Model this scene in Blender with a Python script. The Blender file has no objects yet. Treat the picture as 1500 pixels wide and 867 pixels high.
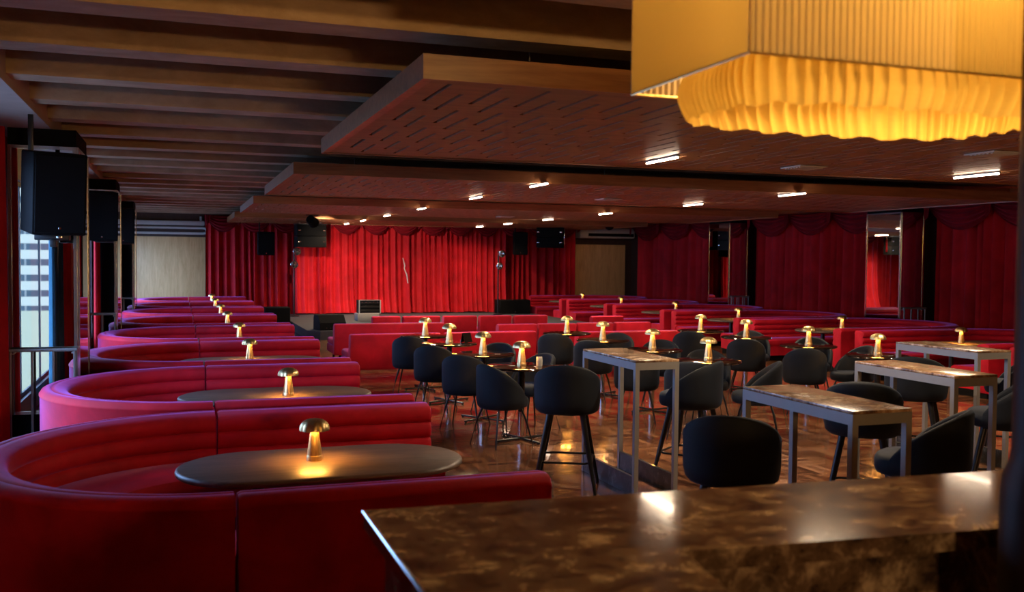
import bpy, bmesh, math, random
from mathutils import Vector, Matrix
random.seed(7)
SC = bpy.context.scene
COL = SC.collection
PI = math.pi
sin, cos = math.sin, math.cos

# ------------------------------------------------------------------ camera
F_PX = 1390.0
PSI, PITCH, ROLL = math.radians(19.345), math.radians(2.1263), 0.009
R0 = Vector((cos(PSI), -sin(PSI), 0)); F0 = Vector((sin(PSI), cos(PSI), 0)); Z0 = Vector((0, 0, 1))
FW = F0*cos(PITCH) - Z0*sin(PITCH); UP = Z0*cos(PITCH) + F0*sin(PITCH)
RT = R0*cos(ROLL) + UP*sin(ROLL); UP2 = UP*cos(ROLL) - R0*sin(ROLL)
cam_d = bpy.data.cameras.new('camera'); cam = bpy.data.objects.new('camera', cam_d); COL.objects.link(cam)
cam_d.sensor_width = 36.0; cam_d.lens = F_PX/1500*36.0
cam_d.clip_start = 0.05; cam_d.clip_end = 1000
cam.matrix_world = Matrix(((RT.x, UP2.x, -FW.x, 0), (RT.y, UP2.y, -FW.y, 0), (RT.z, UP2.z, -FW.z, 1.8), (0, 0, 0, 1)))
cam_d.dof.use_dof = True; cam_d.dof.focus_distance = 9.0; cam_d.dof.aperture_fstop = 2.8
SC.camera = cam

# ------------------------------------------------------------------ sky, exposure
W = bpy.data.worlds.new('sky'); SC.world = W; W.use_nodes = True
bg = W.node_tree.nodes['Background']
bg.inputs[0].default_value = (0.31, 0.50, 1.0, 1); bg.inputs[1].default_value = 9.5
SC.view_settings.view_transform = 'Standard'; SC.view_settings.look = 'None'
SC.view_settings.gamma = 1; SC.view_settings.use_curve_mapping = False
SC.view_settings.exposure = 0.45
TUBE_W = 30.0         # glow of the ceiling strip lights' tubes
STRIP_W = 50.0        # watts each strip light sends down
LAMP_W = 120.0         # emission of the table lamps' light rings
PENDANT_W = 90.0      # watts in the pendant
FILL_GLOBE = 350.0         # glow of the added globe that stands in for bar lighting
SPOT_W = 560.0        # watts in each stage spotlight
SC.cycles.max_bounces = 8; SC.cycles.diffuse_bounces = 4; SC.cycles.glossy_bounces = 4
SC.cycles.transmission_bounces = 6; SC.cycles.transparent_max_bounces = 8
SC.cycles.sample_clamp_indirect = 6.0
SC.cycles.caustics_reflective = False; SC.cycles.caustics_refractive = False
SC.cycles.use_denoising = True
def sky_portal(x, y0, y1, z0, z1):      # tells the sampler where the sky comes in; gives no light of its own
    l = bpy.data.lights.new('sky_portal', 'AREA'); l.shape = 'RECTANGLE'; l.size = z1-z0; l.size_y = y1-y0
    l.cycles.is_portal = True
    o = bpy.data.objects.new('sky_portal', l); COL.objects.link(o)
    o.location = (x, (y0+y1)/2, (z0+z1)/2); o.rotation_euler = (0, -PI/2, 0)

# ------------------------------------------------------------------ materials
def nt(m): return m.node_tree
class NB:
    def __init__(s, name):
        s.m = bpy.data.materials.new(name); s.m.use_nodes = True; s.t = s.m.node_tree
        s.b = s.t.nodes['Principled BSDF']; s.tc = None
    def n(s, kind, **kw):
        x = s.t.nodes.new(kind)
        for k, v in kw.items(): setattr(x, k, v)
        return x
    def l(s, a, b): s.t.links.new(a, b)
    def obj(s):
        if not s.tc: s.tc = s.n('ShaderNodeTexCoord')
        return s.tc.outputs['Object']
    def geo(s): return s.n('ShaderNodeNewGeometry').outputs['Position']
    def mapping(s, src, scale=(1, 1, 1), rot=(0, 0, 0)):
        q = s.n('ShaderNodeMapping'); q.inputs['Scale'].default_value = scale; q.inputs['Rotation'].default_value = rot
        s.l(src, q.inputs['Vector']); return q.outputs[0]
    def noise(s, vec, scale, detail=4, rough=.55, dist=0):
        q = s.n('ShaderNodeTexNoise'); q.inputs['Scale'].default_value = scale; q.inputs['Detail'].default_value = detail
        q.inputs['Roughness'].default_value = rough; q.inputs['Distortion'].default_value = dist
        s.l(vec, q.inputs['Vector']); return q.outputs['Fac']
    def ramp(s, fac, stops):
        q = s.n('ShaderNodeValToRGB'); e = q.color_ramp.elements
        while len(e) < len(stops): e.new(.5)
        for el, (p, c) in zip(e, stops):
            el.position = p; el.color = (c[0], c[1], c[2], 1) if hasattr(c, '__len__') else (c, c, c, 1)
        s.l(fac, q.inputs[0]); return q.outputs[0]
    def math(s, op, a, b=None, c=None):
        q = s.n('ShaderNodeMath', operation=op)
        for i, v in enumerate((a, b, c)):
            if v is None: continue
            if isinstance(v, (int, float)): q.inputs[i].default_value = v
            else: s.l(v, q.inputs[i])
        return q.outputs[0]
    def mix(s, fac, a, b, mode='MIX'):
        q = s.n('ShaderNodeMix', data_type='RGBA', blend_type=mode)
        for i, v in ((0, fac), (6, a), (7, b)):
            if isinstance(v, (int, float)): q.inputs[i].default_value = v
            elif isinstance(v, tuple): q.inputs[i].default_value = (*v[:3], 1)
            else: s.l(v, q.inputs[i])
        return q.outputs[2]
    def bump(s, h, strength=.3, dist=.01):
        q = s.n('ShaderNodeBump'); q.inputs['Strength'].default_value = strength; q.inputs['Distance'].default_value = dist
        s.l(h, q.inputs['Height']); s.l(q.outputs[0], s.b.inputs['Normal'])
    def set(s, **kw):
        names = dict(col='Base Color', rough='Roughness', metal='Metallic', spec='Specular IOR Level', sheen='Sheen Weight',
                     srough='Sheen Roughness', stint='Sheen Tint', coat='Coat Weight', crough='Coat Roughness',
                     ecol='Emission Color', estr='Emission Strength', trans='Transmission Weight', ior='IOR', sss='Subsurface Weight')
        for k, v in kw.items():
            i = s.b.inputs[names[k]]
            if isinstance(v, (int, float)): i.default_value = v
            elif isinstance(v, tuple): i.default_value = (*v[:3], 1)
            else: s.l(v, i)
        return s

def plain(name, col, rough=.5, **kw):
    b = NB(name).set(col=col, rough=rough, **kw)
    n = b.noise(b.obj(), 14, 3)
    b.set(col=b.mix(b.math('MULTIPLY', n, .5), col, tuple(c*.7 for c in col)))
    return b.m

def velvet(name, col, tint, sheen=.6, scale=3.0, srough=.32):
    b = NB(name)
    n = b.noise(b.geo(), scale, 5, .6, .4)
    b.set(col=b.ramp(n, [(.3, tuple(c*.72 for c in col)), (.7, tuple(min(1, c*1.22) for c in col))]))
    b.set(rough=.75, spec=.25, sheen=sheen, srough=srough, stint=tint)
    b.bump(b.noise(b.geo(), 90, 2), .12, .004)
    return b.m
M = {}
M['velvet'] = velvet('red_velvet', (.46, .005, .018), (.55, .25, .95), .58, srough=.28)
M['navy'] = velvet('navy_velvet', (.0035, .006, .011), (.03, .14, .36), .14, 5)
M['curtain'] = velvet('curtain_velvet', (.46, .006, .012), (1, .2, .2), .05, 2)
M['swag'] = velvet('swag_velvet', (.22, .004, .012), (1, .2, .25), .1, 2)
M['teal'] = velvet('teal_lining', (.02, .09, .13), (.4, .7, .9), .3, 2)
M['black'] = plain('black_paint', (.004, .004, .004), .8, spec=.10)
M['black_metal'] = plain('black_metal', (.008, .008, .008), .38, spec=.35)
M['black_gloss'] = plain('black_gloss_top', (.012, .007, .006), .08, coat=.6, crough=.04)
M['steel'] = plain('grey_steel', (.27, .26, .25), .42, metal=.35)
M['chrome'] = plain('chrome', (.75, .74, .72), .15, metal=1.0)
M['white'] = plain('white_metal', (.55, .53, .48), .5)
M['case'] = plain('flight_case_grey', (.30, .29, .26), .5)
M['dark'] = plain('dark_lacquer', (.022, .009, .006), .5, spec=.2)
M['stage'] = plain('stage_carpet', (.035, .036, .042), .8)

def brass():
    b = NB('brushed_brass').set(metal=1.0)
    n = b.noise(b.mapping(b.obj(), (60, 60, 2)), 3, 2)
    b.set(col=b.ramp(n, [(.3, (.66, .46, .19)), (.7, (.84, .62, .30))]), rough=b.ramp(n, [(.3, .30), (.7, .42)]))
    return b.m
M['brass'] = brass()

def wood(name, c0, c1, rough, axis_scale, scale=4.0, coat=0.0, bump=.1):
    b = NB(name)
    v = b.mapping(b.geo(), axis_scale)
    n = b.noise(v, scale, 6, .62, 1.2)
    f = b.noise(v, scale*7, 3, .6)
    k = b.math('ADD', b.math('MULTIPLY', n, .75), b.math('MULTIPLY', f, .25))
    b.set(col=b.ramp(k, [(.32, c0), (.68, c1)]), rough=rough, coat=coat, crough=.2)
    b.bump(k, bump, .004)
    return b.m
M['panel_wood'] = wood('reddish_timber', (.16, .070, .022), (.36, .175, .060), .45, (.5, 5, 5), 2.2, 0)
M['fascia_wood'] = wood('timber_fascia', (.22, .085, .03), (.44, .20, .08), .35, (.35, 5, 5), 2.5, .2)
M['oak'] = wood('oak_veneer', (.54, .30, .105), (.76, .47, .20), .5, (5, 5, .5), 2.4)
M['table_wood'] = wood('dark_table_wood', (.060, .040, .030), (.17, .115, .080), .45, (.8, 6, 6), 3, .15)
M['wall_wood'] = wood('dark_wall', (.03, .014, .010), (.06, .028, .018), .5, (4, 4, .6), 2)

def marble(name, dark, mid, light, amount, rough=.12):
    b = NB(name)
    v = b.geo()
    w = b.noise(v, 3.0, 6, .6, .6)
    n = b.noise(b.mapping(v, (1, 1.4, 1)), 9, 9, .72, .3)
    r = b.math('ABSOLUTE', b.math('SUBTRACT', b.noise(v, 4.2, 7, .6, 2.2), .5))
    vein = b.ramp(r, [(0, 1), (.035, .25), (.12, 0)])
    base = b.ramp(n, [(.40, dark), (.53, mid), (.70, light)])
    patch = b.ramp(w, [(.5, 0), (.68, 1)])
    col = b.mix(b.math('MULTIPLY', vein, b.math('MULTIPLY', patch, amount)), base, light)
    b.set(col=col, rough=rough, coat=.3, crough=.05)
    return b.m
M['marble'] = marble('brown_marble', (.022, .013, .009), (.085, .054, .034), (.36, .27, .18), .95, .12)
M['marble_top'] = marble('amber_marble', (.08, .04, .02), (.30, .18, .10), (.70, .54, .36), .95, .24)
M['slate'] = marble('slate_marble', (.006, .007, .008), (.016, .017, .019), (.14, .14, .14), .5, .35)

def parquet():
    b = NB('basket_weave_parquet')
    sx = b.n('ShaderNodeSeparateXYZ'); b.l(b.geo(), sx.inputs[0])
    C, N = .32, 5.0
    u = b.math('DIVIDE', sx.outputs[0], C); v = b.math('DIVIDE', sx.outputs[1], C)
    fu, fv = b.math('FLOOR', u), b.math('FLOOR', v)
    par = b.math('ABSOLUTE', b.math('MODULO', b.math('ADD', fu, fv), 2.0))
    inv = b.math('SUBTRACT', 1.0, par)
    def sel(a, c): return b.math('ADD', b.math('MULTIPLY', a, par), b.math('MULTIPLY', c, inv))
    ru, rv = b.math('FRACT', u), b.math('FRACT', v)
    t = b.math('MULTIPLY', sel(ru, rv), N)
    o = sel(rv, ru)
    sid = b.math('FLOOR', t); tf = b.math('FRACT', t)
    cv = b.n('ShaderNodeCombineXYZ'); b.l(b.math('ADD', fu, b.math('MULTIPLY', sid, .173)), cv.inputs[0]); b.l(fv, cv.inputs[1]); b.l(sid, cv.inputs[2])
    wn = b.n('ShaderNodeTexWhiteNoise', noise_dimensions='3D'); b.l(cv.outputs[0], wn.inputs['Vector'])
    col = b.ramp(wn.outputs['Value'], [(0, (.075, .028, .012)), (.5, (.16, .064, .027)), (1, (.27, .12, .052))])
    g = b.noise(b.geo(), 30, 4)
    col = b.mix(.5, col, b.ramp(g, [(.3, (.6, .6, .6)), (.7, (1.25, 1.25, 1.25))]), 'MULTIPLY')
    def edge(x, w): return b.math('LESS_THAN', b.math('MINIMUM', x, b.math('SUBTRACT', 1.0, x)), w)
    gap = b.math('MAXIMUM', edge(tf, .03), edge(o, .008))
    col = b.mix(gap, col, (.010, .005, .003))
    rg = b.math('ADD', b.math('MULTIPLY', b.noise(b.geo(), 2.2, 4), .12), b.math('MULTIPLY', wn.outputs['Value'], .07))
    b.set(col=col, rough=b.math('ADD', rg, .06), coat=.35, crough=.05, spec=.6)
    # each block is laid a hair out of level, so reflections break from block to block
    h = b.math('ADD', b.math('MULTIPLY', b.noise(b.geo(), 6.0, 2), 1.0), b.math('MULTIPLY', gap, -.12))
    h = b.math('ADD', h, b.math('MULTIPLY', b.math('MULTIPLY', b.math('SUBTRACT', wn.outputs['Value'], .5), b.math('SUBTRACT', tf, .5)), 1.1))
    b.bump(h, .25, .012)
    return b.m
M['parquet'] = parquet()

def plaster(name, c0, c1, scale=5, rough=.8, bump=.35):
    b = NB(name)
    n = b.noise(b.mapping(b.geo(), (.5, 1, 1)), scale, 8, .65, .5)
    b.set(col=b.ramp(n, [(.3, c0), (.7, c1)]), rough=rough)
    b.bump(b.noise(b.geo(), 22, 6, .7), bump, .012)
    return b.m
M['joist'] = plaster('rough_painted_concrete', (.34, .22, .125), (.52, .37, .24))
M['soffit'] = plaster('smooth_painted_soffit', (.40, .32, .26), (.50, .41, .35), 3, .7, .1)
M['slab'] = plaster('dark_ceiling_slab', (.07, .048, .034), (.12, .085, .06))

def emit(name, col, s):
    b = NB(name).set(col=(0, 0, 0), ecol=col, estr=s); return b.m
M['tube'] = emit('lit_tube', (1.0, .76, .55), TUBE_W)
M['ring'] = emit('lit_ring', (1.0, .42, .07), LAMP_W)

def mirror():
    b = NB('mirror_glass').set(col=(.80, .80, .80), metal=1.0, rough=.01); return b.m
M['mirror'] = mirror()

def glass():
    m = bpy.data.materials.new('window_glass'); m.use_nodes = True; t = m.node_tree; t.nodes.clear()
    o = t.nodes.new('ShaderNodeOutputMaterial'); mx = t.nodes.new('ShaderNodeMixShader')
    mx.inputs[0].default_value = .05
    a = t.nodes.new('ShaderNodeBsdfTransparent'); a.inputs[0].default_value = (.93, .96, .95, 1)
    g = t.nodes.new('ShaderNodeBsdfGlossy'); g.inputs['Roughness'].default_value = .02
    t.links.new(a.outputs[0], mx.inputs[1]); t.links.new(g.outputs[0], mx.inputs[2])
    t.links.new(mx.outputs[0], o.inputs[0]); return m
M['glass'] = glass()

def shade_cloth(name, outer, through, transl):
    m = bpy.data.materials.new(name); m.use_nodes = True; t = m.node_tree; t.nodes.clear()
    o = t.nodes.new('ShaderNodeOutputMaterial'); mx = t.nodes.new('ShaderNodeMixShader'); mx.inputs[0].default_value = transl
    d = t.nodes.new('ShaderNodeBsdfDiffuse'); tr = t.nodes.new('ShaderNodeBsdfTranslucent')
    n = t.nodes.new('ShaderNodeTexNoise'); n.inputs['Scale'].default_value = 40
    for q, col in ((d, outer), (tr, through)):
        r = t.nodes.new('ShaderNodeValToRGB')
        r.color_ramp.elements[0].color = (*[c*.85 for c in col], 1); r.color_ramp.elements[1].color = (*col, 1)
        t.links.new(n.outputs['Fac'], r.inputs[0]); t.links.new(r.outputs[0], q.inputs[0])
    t.links.new(d.outputs[0], mx.inputs[1]); t.links.new(tr.outputs[0], mx.inputs[2]); t.links.new(mx.outputs[0], o.inputs[0])
    return m
M['shade'] = shade_cloth('pleated_shade_cloth', (.60, .50, .34), (.46, .335, .105), .35)
M['ruffle'] = shade_cloth('ruffled_yellow_cloth', (.70, .50, .13), (.62, .45, .12), .38)

def facade():
    b = NB('tower_facade')
    sx = b.n('ShaderNodeSeparateXYZ'); b.l(b.geo(), sx.inputs[0])
    z = b.math('FRACT', b.math('DIVIDE', sx.outputs[2], 3.1)); x = b.math('FRACT', b.math('DIVIDE', sx.outputs[0], 2.6))
    band = b.math('LESS_THAN', z, .42); mul = b.math('GREATER_THAN', x, .86)
    hi = b.math('GREATER_THAN', sx.outputs[2], -9.0)
    pale = (.34, .27, .15)
    up = b.mix(band, pale, b.mix(mul, (.02, .025, .018), (.16, .13, .08)))
    x2 = b.math('FRACT', b.math('DIVIDE', sx.outputs[0], 1.1)); z2 = b.math('FRACT', b.math('DIVIDE', sx.outputs[2], 4.4))
    win = b.math('MULTIPLY', b.math('LESS_THAN', x2, .5), b.math('LESS_THAN', z2, .6))
    side = b.math('LESS_THAN', sx.outputs[0], -31.0)
    lo = b.mix(b.math('MULTIPLY', win, side), (.30, .24, .11), (.06, .05, .03))
    b.set(col=b.mix(hi, lo, up), rough=.7)
    return b.m
M['facade'] = facade()
M['ground'] = plain('city_ground', (.2, .2, .19), .9)

# ------------------------------------------------------------------ mesh helpers
class MB:
    def __init__(s): s.v = []; s.f = []; s.sm = []
    def add(s, vs, fs, smooth=False):
        k = len(s.v); s.v += [tuple(p) for p in vs]
        s.f += [tuple(i+k for i in f) for f in fs]; s.sm += [smooth]*len(fs); return s
    def box(s, x0, x1, y0, y1, z0, z1):
        v = [(x0, y0, z0), (x1, y0, z0), (x1, y1, z0), (x0, y1, z0), (x0, y0, z1), (x1, y0, z1), (x1, y1, z1), (x0, y1, z1)]
        return s.add(v, [(0, 3, 2, 1), (4, 5, 6, 7), (0, 1, 5, 4), (1, 2, 6, 5), (2, 3, 7, 6), (3, 0, 4, 7)])
    def rbox(s, x0, x1, y0, y1, z0, z1, r=.01, seg=2, mat=None):
        bm = bmesh.new(); bmesh.ops.create_cube(bm, size=1)
        for v in bm.verts:
            v.co = Vector(((x0+x1)/2+v.co.x*(x1-x0), (y0+y1)/2+v.co.y*(y1-y0), (z0+z1)/2+v.co.z*(z1-z0)))
        bmesh.ops.bevel(bm, geom=bm.edges[:], offset=r, segments=seg, affect='EDGES', profile=.5)
        if mat: bmesh.ops.transform(bm, matrix=mat, verts=bm.verts)
        bm.verts.index_update()
        s.add([v.co[:] for v in bm.verts], [tuple(v.index for v in f.verts) for f in bm.faces], True); bm.free(); return s
    def tube(s, pts, r, n=8, caps=True, closed=False):
        pts = [Vector(p) for p in pts]; m = len(pts)
        rs = r if hasattr(r, '__len__') else [r]*m
        rings = []; up = Vector((0, 0, 1))
        for i, p in enumerate(pts):
            if closed: d = pts[(i+1) % m]-pts[i-1]
            else: d = pts[min(i+1, m-1)]-pts[max(i-1, 0)]
            d.normalize()
            a = d.cross(up if abs(d.z) < .95 else Vector((1, 0, 0))).normalized(); b = d.cross(a)
            rings.append([p+(a*cos(2*PI*k/n)+b*sin(2*PI*k/n))*rs[i] for k in range(n)])
        vs = [q for rg in rings for q in rg]; fs = []
        for i in range(m if closed else m-1):
            j = (i+1) % m
            for k in range(n):
                l = (k+1) % n; fs.append((i*n+k, i*n+l, j*n+l, j*n+k))
        if caps and not closed: fs += [tuple(range(n))[::-1], tuple((m-1)*n+k for k in range(n))]
        return s.add(vs, fs, True)
    def lathe(s, prof, n=24, c=(0, 0, 0), rad=None, closed=False):
        m = len(prof); vs = []; fs = []
        for (r, z) in prof:
            for k in range(n):
                a = 2*PI*k/n; q = r*(rad(a, r, z) if rad else 1)
                vs.append((c[0]+q*cos(a), c[1]+q*sin(a), c[2]+z))
        for i in range(m if closed else m-1):
            j = (i+1) % m
            for k in range(n):
                l = (k+1) % n; fs.append((i*n+k, i*n+l, j*n+l, j*n+k))
        return s.add(vs, fs, True)
    def grid(s, fn, nu, nv, wrapu=False, wrapv=False, smooth=True):
        vs = [fn(i, j) for i in range(nu) for j in range(nv)]; fs = []
        for i in range(nu if wrapu else nu-1):
            for j in range(nv if wrapv else nv-1):
                a, b2 = (i+1) % nu, (j+1) % nv
                fs.append((i*nv+j, a*nv+j, a*nv+b2, i*nv+b2))
        return s.add(vs, fs, smooth)
    def prism(s, poly, z0, z1, smooth=False):
        n = len(poly)
        vs = [(x, y, z0) for x, y in poly]+[(x, y, z1) for x, y in poly]
        fs = [tuple(range(n))[::-1], tuple(range(n, 2*n))]
        k = len(s.f)
        s.add(vs, fs, False)
        base = len(s.v)-2*n
        for i in range(n):
            j = (i+1) % n; s.f.append((base+i, base+j, base+n+j, base+n+i)); s.sm.append(smooth)
        return s
    def sweep(s, path, prof, caps=True):          # path: list of (x, y, nx, ny); prof: closed loop of (offset along n, z)
        n = len(prof); vs = []
        for (x, y, nx, ny) in path:
            vs += [(x+nx*u, y+ny*u, z) for u, z in prof]
        fs = []
        for i in range(len(path)-1):
            for k in range(n):
                l = (k+1) % n; fs.append((i*n+k, (i+1)*n+k, (i+1)*n+l, i*n+l))
        if caps: fs += [tuple(range(n)), tuple((len(path)-1)*n+k for k in range(n))[::-1]]
        return s.add(vs, fs, True)
    def build(s, name, mat, parent=None, loc=None, fix=True):
        me = bpy.data.meshes.new(name); me.from_pydata(s.v, [], s.f)
        me.polygons.foreach_set('use_smooth', s.sm); me.update()
        if fix:
            bm = bmesh.new(); bm.from_mesh(me); bmesh.ops.recalc_face_normals(bm, faces=bm.faces); bm.to_mesh(me); bm.free()
        for e in me.edges: pass
        me.materials.append(M[mat] if isinstance(mat, str) else mat)
        try: me.set_sharp_from_angle(angle=math.radians(42))
        except Exception: pass
        o = bpy.data.objects.new(name, me); COL.objects.link(o)
        if parent: o.parent = parent
        if loc: o.location = loc
        return o

def tag(o, label=None, cat=None, group=None, kind=None):
    if label: o['label'] = label
    if cat: o['category'] = cat
    if group: o['group'] = group
    if kind: o['kind'] = kind
    return o
def thing(name, label, cat, loc=(0, 0, 0), rz=0, group=None):
    o = bpy.data.objects.new(name, None); COL.objects.link(o); o.empty_display_size = .1
    o.location = loc; o.rotation_euler = (0, 0, rz); return tag(o, label, cat, group)
def struct(name, mb, mat, parent=None, label=None):
    o = mb.build(name, mat, parent)
    if not parent: o['kind'] = 'structure'
    if label: o['label'] = label
    return o
def dup(root, loc, rz, label, group=None):
    r = root.copy(); COL.objects.link(r); r.location = loc; r.rotation_euler = (0, 0, rz)
    r['label'] = label
    if group: r['group'] = group
    for ch in list(root.children):
        c = ch.copy(); COL.objects.link(c); c.parent = r
        for g in list(ch.children):
            d = g.copy(); COL.objects.link(d); d.parent = c
    return r
def face_rot(fx, fy): return math.atan2(-fx, fy)      # turns local +Y towards (fx, fy)
ORD = ['first', 'second', 'third', 'fourth', 'fifth', 'sixth', 'seventh', 'eighth']

# ================================================================== THE SETTING
XL, XR, YF, YB, ZC = -1.62, 14.4, -5.0, 28.9, 3.42
struct('floor', MB().box(XL-.3, XR+.3, YF-.2, YB+.2, -.12, 0), 'parquet')
struct('ceiling', MB().box(XL-.3, XR+.3, YF-.2, YB+.2, ZC, ZC+.15), 'slab')
struct('wall_back', MB().box(XL-.3, XR+.3, YB, YB+.2, 0, ZC), 'wall_wood')
struct('wall_front', MB().box(XL-.3, XR+.3, YF-.2, YF, 0, ZC), 'wall_wood')
struct('wall_right', MB().box(XR, XR+.2, YF, YB, 0, ZC), 'wall_wood')
WIN = [(3.2, 9.5), (11.2, 15.4), (17.2, 21.4), (23.2, 28.3)]
WZ0, WZ1 = .22, 2.62
w = MB(); ys = [YF]+[q for p in WIN for q in p]+[YB]
for a, b in zip(ys[::2], ys[1::2]): w.box(XL-.07, XL, a, b, 0, ZC)
for a, b in WIN: w.box(XL-.07, XL, a, b, 0, WZ0).box(XL-.07, XL, a, b, WZ1, ZC)
struct('wall_left', w, 'wall_wood')
for i, (a, b) in enumerate(WIN):
    f = MB()
    n = max(2, round((b-a)/1.4))
    for k in range(n+1):
        y = a+(b-a)*k/n; y = min(max(y, a+.025), b-.025); f.box(XL-.062, XL-.042, y-.02, y+.02, WZ0, WZ1)
    f.box(XL-.062, XL-.042, a, b, WZ0, WZ0+.05).box(XL-.062, XL-.042, a, b, WZ1-.05, WZ1)
    fr = struct('window_%d' % (i+1), f, 'black_metal')
    MB().box(XL-.055, XL-.049, a+.02, b-.02, WZ0+.02, WZ1-.02).build('pane', 'glass', fr)
    sky_portal(XL-.12, a, b, WZ0, WZ1)
struct('ground', MB().box(-400, 200, -400, 200, -46.5, -46), 'ground')
# plastered soffit along the window side, and its twin on the far side
struct('trim_1', MB().box(XL, -1.12, YF, YB, 2.99, ZC), 'soffit')
struct('trim_2', MB().box(13.75, XR, YF, YB, 2.99, ZC), 'soffit')
y = -3.5
while y < 28.5:
    j = MB().box(-1.12, 13.75, y-.13, y+.13, 3.06, ZC)
    struct('ceiling_joist', j, 'joist'); y += 1.1

# mirrored pillars standing in the cusps between the booths
def pillar(x0, x1, y0, y1, side, where):
    struct('pillar', MB().box(x0, x1, y0, y1, 0, 2.99), 'black')
    fx = x1 if side > 0 else x0
    k = 1 if side > 0 else -1
    # mirror on the face that looks into the room
    t = thing('wall_mirror', 'tall framed mirror on the room side of the %s' % where, 'mirror', group='pillar mirrors')
    MB().box(*sorted((fx, fx+k*.012)), y0+.03, y1-.03, .35, 2.8).build('mirror_glass', 'mirror', t)
    fr = MB()
    for (a, b) in ((y0, y0+.03), (y1-.03, y1)): fr.box(*sorted((fx, fx+k*.02)), a, b, .32, 2.83)
    for (a, b) in ((.32, .35), (2.8, 2.83)): fr.box(*sorted((fx, fx+k*.019)), y0+.03, y1-.03, a, b)
    fr.build('frame', 'chrome', t)
    t = thing('wall_mirror', 'framed mirror on the bar-facing side of the %s' % where, 'mirror', group='pillar mirrors')
    MB().box(x0+.03, x1-.03, y0-.012, y0, .35, 2.8).build('mirror_glass', 'mirror', t)
    fr = MB()
    for (a, b) in ((x0, x0+.03), (x1-.03, x1)): fr.box(a, b, y0-.02, y0, .32, 2.83)
    for (a, b) in ((.32, .35), (2.8, 2.83)): fr.box(x0+.03, x1-.03, y0-.019, y0, a, b)
    fr.build('frame', 'chrome', t)
    # rail across the lower part of that mirror
    t = thing('guard_rail', 'slim metal guard rail across the front of the %s' % where, 'railing', group='pillar guard rails')
    yr = y0-.10
    MB().tube([(x0, yr, .93), (x1, yr, .93)], .016, 8).build('handrail', 'steel', t)
    MB().tube([(x0, yr, .12), (x1, yr, .12)], .010, 8).build('bottom_rail', 'steel', t)
    n = 4
    for q in range(n):
        xx = x0+.02+(x1-x0-.04)*q/(n-1)
        MB().tube([(xx, yr, 0), (xx, yr, .93)], .011, 8).build('post', 'steel', t)
    for q in (x0+.04, x1-.04):
        MB().tube([(q, yr, .90), (q, y0-.01, .90)], .008, 6).build('bracket', 'steel', t)
for yy, wd in ((9.85, 'first window-side pillar'), (15.8, 'second window-side pillar'), (21.75, 'third window-side pillar')):
    pillar(-1.49, -.91, yy, yy+1.05, 1, wd)
for yy, wd in ((15.15, 'nearer curtain-side pillar'), (21.35, 'farther curtain-side pillar')):
    pillar(13.45, 14.0, yy, yy+1.0, -1, wd)

# far building across the street
tw = MB().box(-75, -10, -215, -190, -46, 70)
tag(tw.build('office_tower', 'facade'), 'pale office tower with banded windows seen outside through the window', 'building')

# ================================================================== SUSPENDED TIMBER CEILING PANELS + LIGHTS
def ceiling_panel(x0, x1, y0, y1, z, label):
    t = thing('ceiling_panel', label, 'ceiling panel', ((x0+x1)/2, y0, z), 0, 'suspended slotted timber panels')
    cx = (x0+x1)/2
    px, sw, sl, dz = .152, .030, .62, .085
    xs = [x0+.07]; k = x0+.20; cols = []
    while k < x1-.15:
        cols.append(len(xs)); xs += [k-sw/2, k+sw/2]; k += px
    xs.append(x1-.07)
    ycuts = [y0+.02]; rows = []; q = y0+.17
    while q+sl < y1-.05:
        rows.append(len(ycuts)); ycuts += [q, q+sl]; q += sl+.27
    ycuts.append(y1-.02)
    m = MB()
    nx, ny = len(xs), len(ycuts)
    slots = set()
    for ci, c in enumerate(cols):
        for r in rows: slots.add((c, r))
    # every second column's slots sit half a period further on
    sh = {c: (.0 if ci % 2 == 0 else .30) for ci, c in enumerate(cols)}
    def colshift(i):
        c = i if i in sh else (i-1)
        return sh.get(c, 0.0)
    V = {}
    vs = []; fs = []
    for i in range(nx):
        for j in range(ny):
            yv = ycuts[j]
            if 0 < j < ny-1 and 0 < i < nx-1: yv = min(yv+colshift(i), y1-.03+.002*j)
            V[i, j] = len(vs); vs.append((xs[i], yv, z))
    for i in range(nx-1):
        for j in range(ny-1):
            ids = (V[i, j], V[i+1, j], V[i+1, j+1], V[i, j+1])
            if (i, j) in slots:
                top = []
                for q in ids:
                    x_, y_, z_ = vs[q]; vs.append((x_, y_, z_+dz)); top.append(len(vs)-1)
                fs.append(tuple(top))
                for e in range(4):
                    f_ = (e+1) % 4; fs.append((ids[e], ids[f_], top[f_], top[e]))
            else: fs.append(ids)
    m.add(vs, fs)
    off = (-cx, -y0, -z)
    m.v = [(a+off[0], b+off[1], c+off[2]) for a, b, c in m.v]
    m.build('slotted_board', 'panel_wood', t, fix=False)
    fr = MB().box(x0-cx, x1-cx, 0, .02, -.012, .125).box(x0-cx, x1-cx, y1-y0-.02, y1-y0, -.012, .125)
    fr.box(x0-cx, x0-cx+.02, .02, y1-y0-.02, -.012, .125).box(x1-cx-.02, x1-cx, .02, y1-y0-.02, -.012, .125)
    fr.box(x0-cx+.02, x0-cx+.07, .02, y1-y0-.02, -.004, 0).box(x1-cx-.07, x1-cx-.02, .02, y1-y0-.02, -.004, 0)
    fr.build('fascia', 'fascia_wood', t)
    MB().box(x0-cx+.02, x1-cx-.02, .02, y1-y0-.02, .10, .12).build('top_board', 'slab', t)
    for a in (.8, 4.2, 7.6, 10.4):
        for b in (.5, y1-y0-.5):
            MB().tube([(x0-cx+a, b, .12), (x0-cx+a, b, ZC-z)], .006, 6).build('hanger_rod', 'steel', t)
ZP = 2.8
PAN = [(5.08, 9.02), (11.3, 15.25), (17.6, 21.5), (23.7, 27.4)]
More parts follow.
